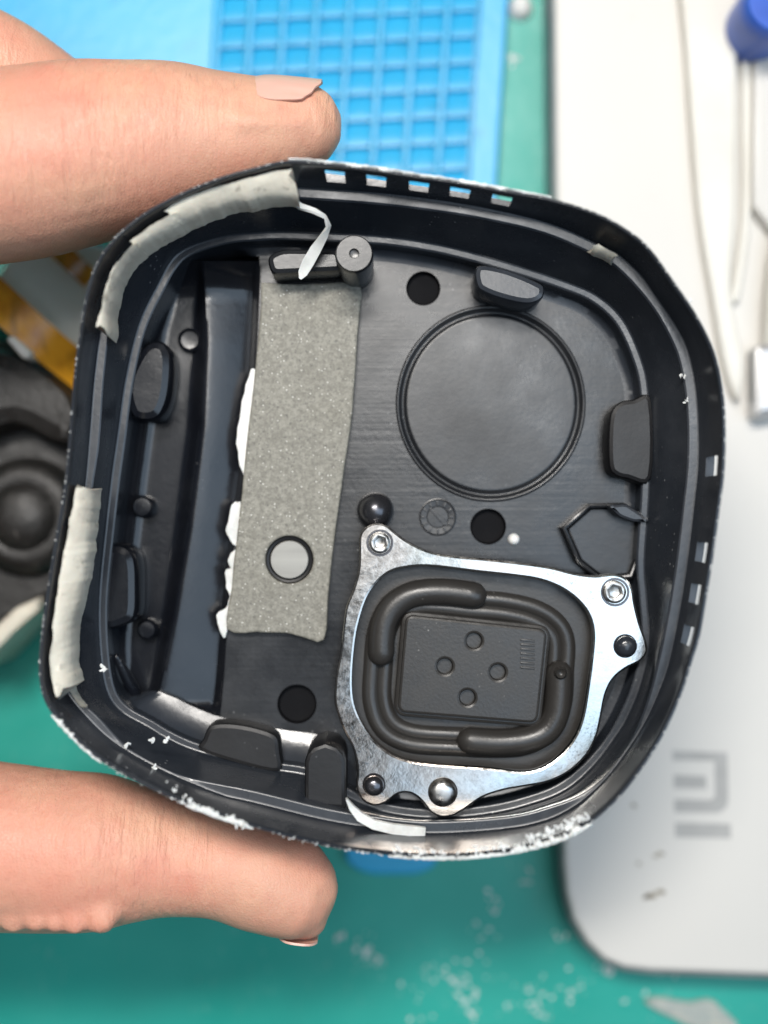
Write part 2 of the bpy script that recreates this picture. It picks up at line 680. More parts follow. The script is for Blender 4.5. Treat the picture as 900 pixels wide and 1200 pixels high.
arc = [z5(715 + 46 * math.cos(a), 352 + 46 * math.sin(a)) for a in np.linspace(0, math.pi / 2, 6)]
slab('logo_mark', [z5(563, 178), z5(757, 186), z5(760, 300)] + arc + [z5(572, 396), z5(570, 350), z5(700, 352),
     z5(714, 340), z5(712, 216), z5(564, 214)], 10.002, 10.03, MAT_PRINT, bank, ch=0)
slab('logo_mark', [z5(567, 264), z5(682, 268), z5(684, 313), z5(569, 311)], 10.002, 10.03, MAT_PRINT, bank, ch=0)
slab('logo_mark', [z5(572, 432), z5(768, 436), z5(770, 488), z5(574, 484)], 10.002, 10.03, MAT_PRINT, bank, ch=0)
for (cx, cy, r) in ((764, 1050, 7), (774, 1046, 6), (757, 1052, 4), (769, 1003, 5), (775, 1000, 4), (749, 1012, 3), (742, 944, 4)):
    pl = [(x + random.uniform(-2, 2), y + random.uniform(-1.5, 1.5)) for x, y in circle(cx, cy, r, 9, r * 0.55)]
    slab('dirt_spot', pl, 10.002, 10.05, MAT_DIRT, bank, ch=0)

# ------------------------------------------------------------------ things lying on the white slab
strap = slab('flat_strap', smooth_closed([(800, -60), (805, 60), (811, 150), (820, 255), (834, 340), (850, 430), (866, 470), (872, 420),
             (858, 340), (862, 250), (864, 100), (862, -60)], 4), 10.05, 12.6, MAT_CABLE, ch=0.7)
tag(strap, 'cream white flat strap lying on the white slab', 'strap')
cab = sweep('thin_cable', [P(x, y, 11.0) / S for x, y in smooth_open([(872, -60), (874, 60), (874.5, 160), (874, 250), (869, 300), (861, 350), (885, 560)][:6], 5)],
            0.75, MAT_CABLE, n=12)
tag(cab, 'thin cream cable running beside the flat strap', 'cable')
sh = slab('pale_box', [(884, 44), (1010, 46), (1010, 270), (905, 270), (882, 240)], 10.05, 13.0, MAT_CASE, ch=0.8)
tag(sh, 'pale white box edge lying beside the thin cable', 'box')
plug = empty('cable_plug', P(905, 450, 10), 'silver grey cable plug with a white lead on the white slab', 'plug')
slab('plug_body', rounded([(884, 405), (930, 395), (936, 482), (884, 492)], 9), 10.05, 14.5, MAT_PLUG, plug, ch=1.2)
sweep('lead', [P(x, y, 12.6) / S for x, y in smooth_open([(908, 402), (912, 330), (925, 260), (960, 180)], 6)], 1.9, MAT_CABLE, plug)
cap = lathe('bottle_cap', 912, 2, [(40, 10.05), (40.5, 20), (39, 22.5), (35, 23.4), (0, 23.5)], MAT_CAP, zref=23, n=48)
tag(cap, 'blue round bottle cap beside the pale box', 'cap')

# ------------------------------------------------------------------ opened gadget on the left, under the shell
gad = empty('opened_gadget', P(10, 560, 0), 'black opened gadget with a round lens lying behind the held shell', 'gadget')
slab('housing', smooth_closed([(-150, 410), (-20, 392), (45, 420), (92, 455), (125, 520), (130, 620), (112, 690), (60, 712), (20, 735),
     (-40, 770), (-150, 800)], 4), 0.05, 17, MAT_BRUB, gad, ch=2.5)
slab('rubber_cover', smooth_closed([(-90, 430), (-10, 405), (50, 432), (86, 470), (96, 520), (60, 520), (15, 500), (-40, 510)], 5), 17.01, 24, MAT_BRUB, gad, ch=3.0)
lathe('lens_ring', 22, 606, [(72, 17.0), (68, 19), (58, 20.5), (48, 20.8), (40, 20.6)], MAT_BRUB, gad, zref=22, n=48, smooth=70)
lathe('lens', 22, 606, [(41, 20.5), (36, 21.2), (26, 21.9), (13, 22.3), (0, 22.4)], MAT_BRUB, gad, zref=22, n=40, smooth=70)
slab('button', rounded([(44, 655), (66, 650), (69, 662), (47, 667)], 5), 17.01, 19.5, MAT_GLOSS, gad, ch=0.7)
ribbon('flex_cable', [(-70, 290, 20), (-25, 330, 24), (20, 372, 25), (60, 408, 23), (100, 440, 19), (125, 455, 17)], 5.2, 0.25, MAT_AMBER, gad)
ribbon('flex_cable', [(35, 262, 14), (66, 290, 17), (95, 317, 17), (125, 345, 13)], 3.0, 0.22, MAT_AMBER, gad)
slab('connector', rounded([(6, 397), (14, 392), (37, 412), (33, 420), (26, 420)], 4), 17.02, 25.5, MAT_FOAMW, gad, ch=0.5)
wb = slab('white_block', rounded([(-8, 330), (36, 270), (128, 290), (140, 420), (95, 420)], 6), 0.05, 15.5, MAT_FOAMW, ch=0.6)
tag(wb, 'white block between the two amber flex ribbons', 'block')
cs = slab('cream_strip', rounded([(-40, 766), (18, 712), (46, 700), (46, 716), (16, 742), (-30, 790)], 5), 0.05, 19.5, MAT_GLUE, ch=0.8)
tag(cs, 'cream plastic strip sticking out beside the black gadget', 'strip')
bt = slab('pry_tool', rounded([(415, 760), (505, 760), (512, 1016), (490, 1026), (430, 1026), (404, 1012)], 14), 0.05, 2.2, MAT_BLUE, ch=0.6)
tag(bt, 'blue plastic pry tool poking out below the held shell', 'pry tool')

# ------------------------------------------------------------------ the black shell
L0 = [(340, 186), (400, 191), (440, 196), (480, 202), (540, 211), (600, 222), (650, 232), (700, 248), (735, 267), (762, 289), (792, 330), (820, 372),
      (840, 415), (850, 465), (852, 515), (850, 560), (844, 605), (838, 650), (829, 705), (822, 745), (813, 775), (800, 815), (780, 860), (755, 900), (725, 938), (690, 968),
      (650, 988), (600, 1000), (550, 1006), (500, 1007), (440, 1002), (380, 993), (320, 978), (260, 960), (210, 941), (160, 918), (110, 888),
      (75, 855), (52, 825), (44, 790), (47, 740), (55, 680), (65, 620), (74, 565), (80, 500), (85, 440), (92, 385), (99, 345), (111, 308),
      (132, 278), (165, 250), (210, 225), (260, 205), (300, 194)]
L3 = [(322, 232), (360, 234), (440, 240), (500, 247), (563, 257), (636, 274), (691, 297), (722, 314), (760, 355), (785, 397), (797, 430),
      (804, 477), (805, 537), (800, 590), (790, 670), (780, 730), (770, 777), (757, 825), (733, 880), (690, 925), (640, 946), (590, 957),
      (504, 962), (440, 956), (380, 946), (298, 926), (213, 908), (164, 885), (140, 866), (118, 842), (96, 820), (84, 792), (82, 761), (86, 724), (93, 696),
      (100, 662), (109, 574), (117, 520), (122, 450), (127, 400), (129, 375), (134, 337), (147, 309), (169, 289), (199, 270), (235, 252), (274, 239)]
L5 = [(340, 281), (440, 286), (500, 294), (549, 305), (605, 321), (660, 339), (694, 354), (722, 380), (741, 420), (750, 457), (752, 520),
      (751, 580), (746, 655), (749, 700), (752, 740), (748, 775), (733, 822), (705, 872), (660, 915), (610, 935), (560, 945), (500, 948), (445, 940), (405, 922), (380, 906), (356, 898),
      (322, 893), (281, 884), (232, 871), (200, 857), (180, 845), (150, 828), (134, 805), (127, 760), (126, 700), (134, 620), (141, 560), (148, 510), (156, 450), (170, 389),
      (190, 345), (215, 305), (260, 287), (300, 282)]


def polar(loop):
    pts = smooth_closed(loop, 8)
    a = np.array([math.atan2(600 - y, x - 450) for x, y in pts])
    r = np.array([math.hypot(x - 450, y - 600) for x, y in pts])
    a = np.mod(a, 2 * math.pi)
    o = np.argsort(a)
    a, r = a[o], r[o]
    a2 = np.concatenate((a - 2 * math.pi, a, a + 2 * math.pi))
    r2 = np.concatenate((r, r, r))
    return lambda t: np.interp(np.mod(t, 2 * math.pi), a2, r2)


def ang(x, y):
    return math.atan2(600 - y, x - 450) % (2 * math.pi)


f0, f3, f5 = polar(L0), polar(L3), polar(L5)
slots = []
for (x, y, hw) in ((393, 206, 11.5), (441, 211, 11.5), (491, 217, 11.5), (539, 224.5, 11.5), (588, 233, 11.5)):
    slots.append(sorted((ang(x - hw, y - 2), ang(x + hw, y + 2))))
for (x, y, hw) in ((830, 547, 11.5), (822, 647, 11.5), (816, 696, 11.5), (808, 745, 11.5)):
    slots.append(sorted((ang(x, y - hw), ang(x - 2, y + hw))))
edges = [e for s in slots for e in s]
NA = 420
angs = [2 * math.pi * i / NA for i in range(NA)]
angs = [a for a in angs if min(abs(a - e) for e in edges) > 0.006] + edges
angs = sorted(angs)
NA = len(angs)
A = np.array(angs)


def in_slot(a):
    return any(s[0] < a < s[1] for s in slots)


SLO, SHI = 54.5, 58.5
bay_a0, bay_a1 = ang(300, 300), ang(150, 838)


def sstep(x):
    x = min(1, max(0, x))
    return x * x * (3 - 2 * x)


bayw = np.array([sstep((a - (bay_a0 + 0.0)) / 0.06) * (1 - sstep((a - (bay_a1 - 0.05)) / 0.05)) for a in A])
k = lambda z: mmpx(z)
R0 = f0(A) * k(60)
R1 = R0 - 0.55
R3 = f3(A) * k(52)
R2 = np.minimum((f3(A) + 15) * k(52), R1 - 0.1)
R4 = np.minimum((f5(A) + 11) * k(44.4), R1 - 0.35)
R5 = np.minimum(f5(A) * k(44.4), R4 - 0.3)
low = np.array([sstep(-math.sin(a) * 1.6 - 0.25) * (1 - sstep((a - ang(385, 905)) / 0.15)) for a in A])
R6 = (f5(A) - 20 - 20 * low) * k(41) * (1 - bayw) + (R5 - 0.25) * bayw
Z6 = 41.0 * (1 - bayw) + 36.9 * bayw
ones = np.ones(NA)
wall = lambda z: R1 - 0.06 + (R2 - R1 + 0.06) * (59.4 - z) / (59.4 - 52.3)
rows = [(R0 * 0.70, 30.2 * ones), (R0 * 0.86, 30.9 * ones), (R0 * 0.95, 34 * ones), (R0 * 0.99, 40 * ones), (R0 * 1.0, 47 * ones), (R0, SLO * ones), (R0, SHI * ones),
        (R0 - 0.03, 59.6 * ones), (R0 - 0.16, 59.95 * ones), (R1 + 0.12, 60 * ones), (R1, 59.8 * ones), (wall(59.4), 59.4 * ones),
        (wall(SHI), SHI * ones), (wall(SLO), SLO * ones), (wall(52.5), 52.5 * ones), (R2 - 0.12, 52.14 * ones), (R2 - 0.3, 52.075 * ones), (R2 * 0.96 + R3 * 0.04 - 0.3, 52.072 * ones), (R2 * 0.06 + R3 * 0.94 + 0.25, 52.004 * ones),
        (R3 + 0.25, 52.0 * ones), (R3 + 0.06, 51.85 * ones), (R3, 51.5 * ones),
        (R3 * 0.5 + R4 * 0.5, 48.5 * ones), (R4 + 0.02, 45.0 * ones), (R4 - 0.12, 44.55 * ones), (R4 - 0.3, 44.445 * ones), (R4 - 0.36, 44.44 * ones), (R5 + 0.26, 44.405 * ones), (R5 + 0.2, 44.4 * ones), (R5, 44.25 * ones),
        (R5 - 0.12, 41.5 * (1 - low) + 42.7 * low), (R5 * 0.75 + R6 * 0.25, (41.2 + 0.9 * low) * (1 - bayw) + 41.5 * bayw),
        (R5 * 0.3 + R6 * 0.7, (41.05 + 0.3 * low) * (1 - bayw) + 39.0 * bayw), (R6, Z6)]
ROW_OUT = 5
ROW_IN = 12
verts, faces = [], []
for (R, Z) in rows:
    for i in range(NA):
        # gentle hand-worn unevenness of the rim
        verts.append(W(R[i] * math.cos(A[i]), R[i] * math.sin(A[i]), Z[i]))
nr = len(rows)
for j in range(nr - 1):
    for i in range(NA):
        q = (i + 1) % NA
        mid = (A[i] + (A[q] if q else A[q] + 2 * math.pi)) / 2
        hole = in_slot(mid)
        if hole and j in (ROW_OUT, ROW_IN):
            continue
        faces.append((j * NA + i, j * NA + q, (j + 1) * NA + q, (j + 1) * NA + i))
for i in range(NA):
    q = (i + 1) % NA
    mid = (A[i] + (A[q] if q else A[q] + 2 * math.pi)) / 2
    if not in_slot(mid):
        continue
    o_lo, o_hi, i_hi, i_lo = ROW_OUT * NA, (ROW_OUT + 1) * NA, ROW_IN * NA, (ROW_IN + 1) * NA
    faces.append((o_lo + i, o_lo + q, i_lo + q, i_lo + i))
    faces.append((o_hi + i, i_hi + i, i_hi + q, o_hi + q))
    if not in_slot((A[i] + A[i - 1]) / 2):
        faces.append((o_lo + i, i_lo + i, i_hi + i, o_hi + i))
    q2 = (q + 1) % NA
    if not in_slot((A[q] + A[q2]) / 2):
        faces.append((o_lo + q, o_hi + q, i_hi + q, i_lo + q))
cb = len(verts)
verts.append(W(0, 0, 29.8))
for i in range(NA):
    faces.append(((i + 1) % NA, i, cb))

shell = empty('device_shell', W(0, 0, 29.8), 'black plastic device shell held open between finger and thumb, with slotted rim', 'device shell')
mesh('housing', verts, faces, MAT_SHELL, shell, 38)

# --- floor of the shell
DZ = 5.0
FZ = 36.0
bay_r = smooth_open([(304, 300), (304, 345), (298, 450), (286, 560), (273, 650), (266, 740), (262, 800), (258, 840)], 5)
fl = []
lo = ang(262, 300); hi = ang(150, 838)
seq = [i for i in range(NA) if not (bay_a0 < A[i] < bay_a1)]
start = next(i for i in range(NA) if A[i] >= bay_a1)
order = [(start + t) % NA for t in range(NA) if ((start + t) % NA) in set(seq)]
for i in order:
    fl.append((R6[i] * math.cos(A[i]) / k(FZ) + 450, 600 - R6[i] * math.sin(A[i]) / k(FZ)))
fl += bay_r
fl.append((150, 838))
HOLES = [(572, 617, 20), (348, 825, 22), (496, 338, 19)]
holes = [circle(575, 473, 111, 72, 115)] + [circle(x, y, r, 28) for x, y, r in HOLES] + [circle(513, 606, 22, 32), circle(222, 398, 1, 3)][:1]
slab('floor', fl, FZ - 3, FZ, MAT_FLOOR, shell, holes=holes, ch=0.0, bottom=False)
lathe('coil_recess', 575, 473, [(111.4, 36.0), (110.5, 36.22), (109, 36.3), (107, 36.2), (105.5, 35.75), (103.5, 35.55), (101.5, 35.6), (100, 35.95), (99, 36.08), (97.5, 36.1), (96, 36.1), (0, 36.1)],
      MAT_DISC, shell, n=96, ey=115 / 111, smooth=60)
for x, y, r in HOLES:
    lathe('pin_hole', x, y, [(r + 1.2, 36.0), (r + 0.6, 36.1), (r, 36.05), (r - 0.4, 35.8), (r - 0.8, 35.1), (0, 35.0)], MAT_PIT, shell, n=32)

dial = lathe('date_stamp', 513, 606, [(22.5, 35.9), (22, 36.07), (21, 36.1), (20, 35.9), (13, 35.85), (12, 36.06), (0, 36.08)], MAT_DISC, shell, n=36)
for i in range(12):
    a = i * math.pi / 6
    c, s = math.cos(a), math.sin(a)
    slab('tick', [(513 + c * r_ - s * w, 606 + s * r_ + c * w) for r_, w in ((14, -1.2), (19, -1.2), (19, 1.2), (14, 1.2))], 35.88, 36.2, MAT_PALE if False else MAT_DISC, dial, ch=0.03)
slab('arrow', [(503, 597), (505, 595), (524, 611), (525, 616), (520, 615)], 36.05, 36.3, MAT_DISC, dial, ch=0.04)

# --- battery bay, a glossy trough on the left
ys = np.linspace(306, 838, 84)
xl = np.interp(ys, [306, 342, 389, 450, 510, 560, 620, 700, 760, 805, 838], [206, 188, 166, 152, 144, 137, 130, 122, 123, 130, 146])
xm = np.interp(ys, [306, 345, 400, 500, 620, 720, 800, 838], [238, 241, 243, 239, 224, 207, 190, 180])
br = np.array(bay_r)
xr = np.interp(ys, br[:, 1], br[:, 0])
verts, faces = [], []
NL, NR = 22, 22
for j, y in enumerate(ys):
    top = max(0.0, 1 - (y - 306) / 44.0)
    bot = max(0.0, 1 - (838 - y) / 14.0)
    for i in range(NL + NR + 1):
        if i <= NL:
            u = i / NL
            x = xl[j] + (xm[j] - xl[j]) * u
            z = 32.0 + 5.6 * max(0, 1 - u / 0.42) ** 2.2 + 3.0 * sstep((u - 0.80) / 0.2)
        else:
            v_ = (i - NL) / NR
            x = xm[j] + (xr[j] - xm[j]) * v_
            z = 35.0 - 1.9 * v_ ** 1.3 + 3.0 * sstep((v_ - 0.86) / 0.14)
        z = z + (37.8 - z) * (top ** 2.0) * 0.9 + (36.1 - z) * bot ** 2
        verts.append(P(x, y, z))
w_ = NL + NR + 1
for j in range(len(ys) - 1):
    for i in range(w_ - 1):
        faces.append((j * w_ + i, j * w_ + i + 1, (j + 1) * w_ + i + 1, (j + 1) * w_ + i))
mesh('battery_bay', verts, faces, MAT_GLOSS, shell, 50)
lathe('boss', 222, 398, [(15, 32.0), (14, 32.9), (12, 33.1), (10, 32.7), (0, 32.6)], MAT_GLOSS, shell, zref=33, n=28)
lathe('boss', 168, 594, [(14, 32.0), (13, 34.2), (10, 34.9), (0, 35.0)], MAT_GLOSS, shell, zref=34, n=28)
lathe('boss', 172, 738, [(13, 32.0), (12, 33.6), (9, 34.2), (0, 34.3)], MAT_GLOSS, shell, zref=34, n=28)
sweep('corner_gusset', [P(x, y, z) / S for x, y, z in ((137, 770, 37), (148, 792, 35.6), (158, 812, 34.2), (162, 822, 33.2))], [0.5, 0.8, 0.9, 0.9], MAT_GLOSS, shell, n=12)

# --- wall clips and posts
slab('clip', smooth_closed([(557, 316), (566, 310), (596, 316), (630, 330), (638, 338), (635, 350), (618, 356), (588, 350), (565, 341), (558, 332)], 4), 36.5, 43.5, MAT_SHELL, shell, ch=0.7)
slab('clip', smooth_closed([(716, 484), (727, 471), (742, 468), (764, 468), (764, 560), (735, 561), (720, 556), (714, 545), (713, 515)], 4), 36.5, 40.5, MAT_HOLE, shell, ch=0.6)
slab('clip', smooth_closed([(238, 866), (247, 850), (272, 848), (304, 854), (324, 863), (328, 880), (327, 905), (280, 896), (234, 880)], 4), 36.2, 40.0, MAT_HOLE, shell, ch=0.6)
slab('clip', smooth_closed([(162, 412), (178, 399), (193, 402), (200, 418), (199, 450), (194, 474), (184, 490), (166, 493), (152, 484), (146, 450)], 4), 32.5, 38.8, MAT_GLOSS, shell, ch=1.1)
slab('clip', smooth_closed([(116, 650), (130, 638), (148, 641), (158, 656), (160, 690), (158, 722), (146, 733), (120, 736), (106, 700)], 4), 32.5, 38.8, MAT_GLOSS, shell, ch=1.1)
slab('rib_post', [(357, 945), (357, 893), (360, 884), (367, 876), (381, 871), (395, 876), (402, 884), (405, 893), (405, 948)], 36.2, 45.5, MAT_HOLE, shell, ch=0.5)
post = lathe('post', 415, 297, [(22, 36.5), (22.6, 47), (22, 47.7), (20.5, 48), (6, 48.0), (5, 47.6), (0, 47.5)], MAT_DISC, shell, zref=48, n=36)
lathe('post', 440, 598, [(22, 35.9), (21.5, 38.5), (19.5, 39.8), (15, 40.8), (8, 41.4), (0, 41.6)], MAT_PIN, shell, zref=38, n=36, smooth=60)
slab('wall_bracket', rounded([(312, 300), (330, 291), (398, 292), (402, 318), (318, 322)], 9), 36.5, 42.5, MAT_DISC, shell, ch=0.7)
octo = [(658, 618), (690, 590), (732, 589), (752, 601), (752, 650), (742, 678), (704, 682), (676, 660)]
slab('latch_frame', octo, 35.8, 38.6, MAT_DISC, shell, holes=[offset_poly(octo, 5.5)], ch=0.3)
slab('latch_plate', offset_poly(octo, 6.0), 35.8, 37.0, MAT_DISC, shell, ch=0.2)
slab('latch_tab', rounded([(712, 592), (734, 590), (752, 602), (762, 612), (742, 612), (726, 606)], 4), 38.0, 40.4, MAT_SHELL, shell, ch=0.4)
lathe('glue_dot', 602, 632, [(7, 36.0), (6, 36.5), (3.5, 36.8), (0, 36.9)], MAT_WHITE, shell, n=16, smooth=60)

# --- foam strip with its magnet
FOAM = [(306, 331), (340, 333), (380, 332), (422, 334), (420, 380), (416, 440), (411, 500), (404, 545), (396, 600), (390, 650), (384, 700), (380, 750),
        (352, 746), (335, 742), (300, 741), (266, 738), (271, 690), (276, 640), (283, 580), (289, 520), (296, 460), (301, 410), (305, 370)]
FOAM = [(x + random.uniform(-0.35, 0.35), y + random.uniform(-0.4, 0.4)) for x, y in smooth_open(FOAM + [FOAM[0]], 3)[:-1]]
foam = slab('foam_strip', FOAM, 35.5, 37.6, MAT_FOAM, shell, holes=[circle(339, 656, 28, 36)], ch=0.25)
lathe('magnet_ring', 339, 656, [(27.6, 36.1), (27.4, 37.3), (26.5, 37.5), (24, 37.4), (22.8, 36.7), (22.5, 36.6)], MAT_HOLE, foam, zref=37.6, n=40)
lathe('magnet', 339, 656, [(22.6, 36.2), (22.4, 37.3), (21.6, 37.5), (0, 37.55)], MAT_PALE, foam, zref=37.6, n=40)
TAPES = [[(293, 434), (299, 433), (301, 440), (299, 480), (296, 530), (292, 565), (287, 562), (281, 545), (277, 520), (280, 492), (286, 460)],
         [(272, 592), (278, 588), (284, 593), (280, 630), (277, 640), (270, 634), (265, 622), (268, 607)],
         [(268, 652), (277, 645), (275, 668), (269, 664)],
         [(265, 668), (275, 668), (272, 700), (268, 735), (262, 748), (254, 722), (264, 712), (268, 700), (264, 682)]]
for t in TAPES:
    slab('adhesive_scrap', [(x + random.uniform(-1, 1), y + random.uniform(-1, 1)) for x, y in smooth_closed(t, 3)], 35.2, 36.9, MAT_WHITE, shell, ch=0.15)


# --- metal frame with screws, rubber key underneath
def q(x, y):
    return (360 + x / 2.045, 580 + y / 2.045)


OUT = [(125, 100), (138, 78), (162, 67), (190, 72), (215, 92), (250, 116), (300, 137), (360, 147), (420, 152), (500, 161), (580, 172), (640, 187), (690, 193),
       (735, 189), (765, 200), (780, 225), (786, 260), (797, 305), (812, 348), (815, 376), (800, 398), (762, 418), (733, 444), (716, 480), (706, 530), (694, 580),
       (670, 625), (630, 663), (580, 688), (520, 700), (470, 709), (420, 726), (382, 752), (352, 769), (320, 773), (294, 760), (274, 735), (250, 717), (220, 717),
       (190, 738), (160, 746), (130, 731), (117, 700), (120, 660), (110, 610), (90, 570), (74, 530), (65, 490), (69, 430), (79, 380), (87, 310), (93, 268), (110, 225), (122, 180), (124, 140)]
INN = [(190, 190), (240, 174), (300, 172), (400, 184), (500, 195), (560, 205), (612, 226), (652, 257), (676, 292), (685, 335), (680, 400), (672, 460), (660, 530),
       (641, 580), (610, 620), (570, 650), (520, 663), (440, 655), (340, 648), (260, 640), (208, 624), (165, 592), (134, 550), (113, 500), (108, 440), (114, 360), (125, 300), (148, 237)]
inn = smooth_closed([q(*p) for p in INN], 4)
zp = 41.5
plate = slab('metal_frame', smooth_closed([q(*p) for p in OUT], 4), zp - 1.2, zp, MAT_ZINC, shell, holes=[inn], ch=0.3)


def screw(x, y, r):
    c = q(x, y)
    hexa = [(c[0] + r * 0.5 * math.cos(i * math.pi / 3 + 0.3), c[1] + r * 0.5 * math.sin(i * math.pi / 3 + 0.3)) for i in range(6)]
    s_ = slab('screw', circle(c[0], c[1], r, 28), zp + 0.01, zp + 1.0, MAT_SCREW, plate, holes=[hexa], ch=0.3)
    lathe('socket', c[0], c[1], [(r * 0.62, zp + 0.32), (r * 0.3, zp + 0.25), (0, zp + 0.2)], MAT_SCREW, s_, zref=zp + 1, n=20)
    lathe('washer_groove', c[0], c[1], [(r + 3.4, zp + 0.01), (r + 3.0, zp + 0.12), (r + 1.2, zp + 0.12), (r + 0.6, zp + 0.02)], MAT_PIN, s_, zref=zp, n=28)


screw(174, 115, 12.5)
screw(738, 233, 13.5)
for (x, y, r, h, mt) in ((160, 694, 12, 1.7, MAT_PIN), (762, 362, 12.5, 1.5, MAT_SHELL), (325, 712, 16, 1.0, MAT_SCREW)):
    c = q(x, y)
    lathe('pin', c[0], c[1], [(r + 1.5, zp + 0.01), (r, zp + 0.1), (r * 0.98, zp + h * 0.45), (r * 0.85, zp + h * 0.8), (r * 0.5, zp + h * 0.97), (0, zp + h)], mt, plate, zref=zp, n=30, smooth=60)
# support bosses that carry the frame
for (x, y) in ((174, 115), (738, 233), (160, 694), (762, 362), (325, 712)):
    c = q(x, y)
    kk = mmpx(zp) / mmpx(38)
    lathe('frame_boss', 450 + (c[0] - 450) * kk, 600 + (c[1] - 600) * kk, [(15, 35.6), (14, zp - 1.22), (0, zp - 1.22)], MAT_SHELL, shell, zref=38, n=24)

keyb = slab('rubber_membrane', offset_poly(inn, -9), 36.05, 38.2, MAT_RUBBER, shell, ch=0.1)
# low double bead all round, two raised L-shaped mouldings over it
bead_path = [(395, 262), (470, 268), (540, 284), (586, 312), (606, 352), (604, 420), (600, 490), (578, 552), (520, 588), (440, 594), (360, 590), (250, 582),
             (192, 552), (168, 492), (170, 410), (178, 330), (205, 278), (260, 254), (320, 254)]
bp = smooth_closed([q(*p) for p in bead_path], 5)
for off, rr, zz in ((-7.5, 1.2, 37.85), (8.0, 1.15, 37.85)):
    loop = offset_poly(bp, off)
    pth = [P(x, y, zz) / S for x, y in loop]
    pth = pth + [pth[0]]
    sweep('bead', pth, rr, MAT_RUBBER, keyb, n=10, cap=False)
for pts in ([(398, 240), (340, 233), (285, 233), (240, 243), (205, 268), (184, 305), (178, 345), (177, 378)],
            [(603, 428), (602, 480), (594, 530), (570, 567), (525, 586), (460, 592), (390, 588)]):
    sm = smooth_open([q(*p) for p in pts], 5)
    sweep('moulding', [P(x, y, 39.0) / S for x, y in sm], 1.75, MAT_RUBBER, keyb, n=20)
pad = rounded([q(236, 287), q(576, 323), q(552, 548), q(216, 521)], 11, 6)
DIM = [(400, 350), (330, 411), (457, 425), (384, 486)]
padob = slab('key_pad', pad, 38.1, 40.6, MAT_RUBBER, keyb, holes=[circle(*q(*d), 9, 24) for d in DIM], ch=0.35)
slab('key_step', offset_poly(pad, -4.5), 38.1, 39.7, MAT_RUBBER, keyb, ch=0.4)
for d in DIM:
    c = q(*d)
    lathe('dimple', c[0], c[1], [(9.2, 40.45), (8.9, 39.75), (8.2, 39.6), (0, 39.6)], MAT_RUBBER, padob, zref=40.6, n=24, smooth=35)
for i in range(7):
    a = q(512, 345 + i * 11)
    b = q(545, 348 + i * 11)
    slab('moulded_mark', [(a[0], a[1]), (b[0], b[1]), (b[0], b[1] + 2.4), (a[0], a[1] + 2.4)], 40.61, 40.85, MAT_RUBBER, padob, ch=0.06)
c = q(605, 425)
lathe('sprue', c[0], c[1], [(8, 38.6), (7.5, 40.9), (5.5, 41.3), (3, 41.0), (0, 40.9)], MAT_RUBBER, keyb, zref=40, n=18)


# --- dried glue on the rim
DZ = 0.0
def glue_bead(name, a0, a1, mat, r_out, r_in, n=90, seed=0, zt=58.8):
    verts, faces = [], []
    ns = 7
    for i in range(n + 1):
        t = i / n
        a = a0 + (a1 - a0) * t
        nz = lambda s, f: noise.noise(Vector((a * f + seed, s * 3.1, seed * 1.7)))
        step = 0.25 * nz(0, 9)
        rw = float(f0(a)) * k(60) - 0.62
        r3 = float(f3(a)) * k(zt - 1.5)
        ro = min(rw, float(f0(a)) * k(60) - r_out + 0.3 * nz(1, 18) + 0.08 * nz(9, 80))
        ri = r3 + r_in + 0.30 * nz(2, 22) + 0.10 * nz(8, 80)
        endf = min(1, min(t, 1 - t) * n / 2.5)
        th = (0.15 + 0.85 * endf)
        sec = [(ro + 0.0, zt - 0.9), (ro - 0.05, zt + 0.1 * nz(3, 30)), (ro * 0.8 + ri * 0.2, zt - 0.15 + (step + 0.28 * nz(4, 8)) * th),
               (ro * 0.5 + ri * 0.5, zt - 0.55 + (step + 0.28 * nz(5, 7)) * th), (ro * 0.2 + ri * 0.8, zt - 1.3 + (step * 0.7 + 0.28 * nz(6, 9)) * th),
               (ri, zt - 2.4 + 0.3 * nz(7, 40)), (ri + 0.05, 52.03)]
        for si, (r, z) in enumerate(sec):
            e = a + (1 - endf) * 0.022 * noise.noise(Vector((si * 1.7 + seed, 4.0, 9.0 if t < 0.5 else 2.0)))
            verts.append(W(r * math.cos(e), r * math.sin(e), z + 0.04 * noise.noise(Vector((a * 90, si * 2.3, seed)))))
        verts.append(W(min(rw, ro) * math.cos(a), min(rw, ro) * math.sin(a), 52.05))
    ns = 8
    for i in range(n):
        for s_ in range(ns):
            s2 = (s_ + 1) % ns
            faces.append((i * ns + s_, i * ns + s2, (i + 1) * ns + s2, (i + 1) * ns + s_))
    faces.append(tuple(range(ns)))
    faces.append(tuple(n * ns + s_ for s_ in range(ns))[::-1])
    return mesh(name, verts, faces, mat, shell, 45)


glue_bead('glue_bead', ang(345, 212), ang(199, 253), MAT_GLUE, 0.75, 0.0, 60, 3.1)
glue_bead('glue_bead', ang(208, 247), ang(152, 282), MAT_GLUE, 1.5, 0.05, 34, 5.7, 58.6)
glue_bead('glue_bead', ang(156, 280), ang(110, 382), MAT_GLUE, 1.9, 0.0, 60, 8.2, 58.6)
glue_bead('glue_bead', ang(90, 572), ang(72, 812), MAT_GLUE, 1.15, 0.0, 120, 12.4, 58.6)
glue_bead('glue_bead', ang(72, 812), ang(88, 836), MAT_GLUE, 1.9, 0.3, 24, 15.9, 55.0)
glue_bead('glue_bead', ang(722, 300), ang(700, 286), MAT_GLUE, 2.0, 0.2, 16, 19.5, 55.0)

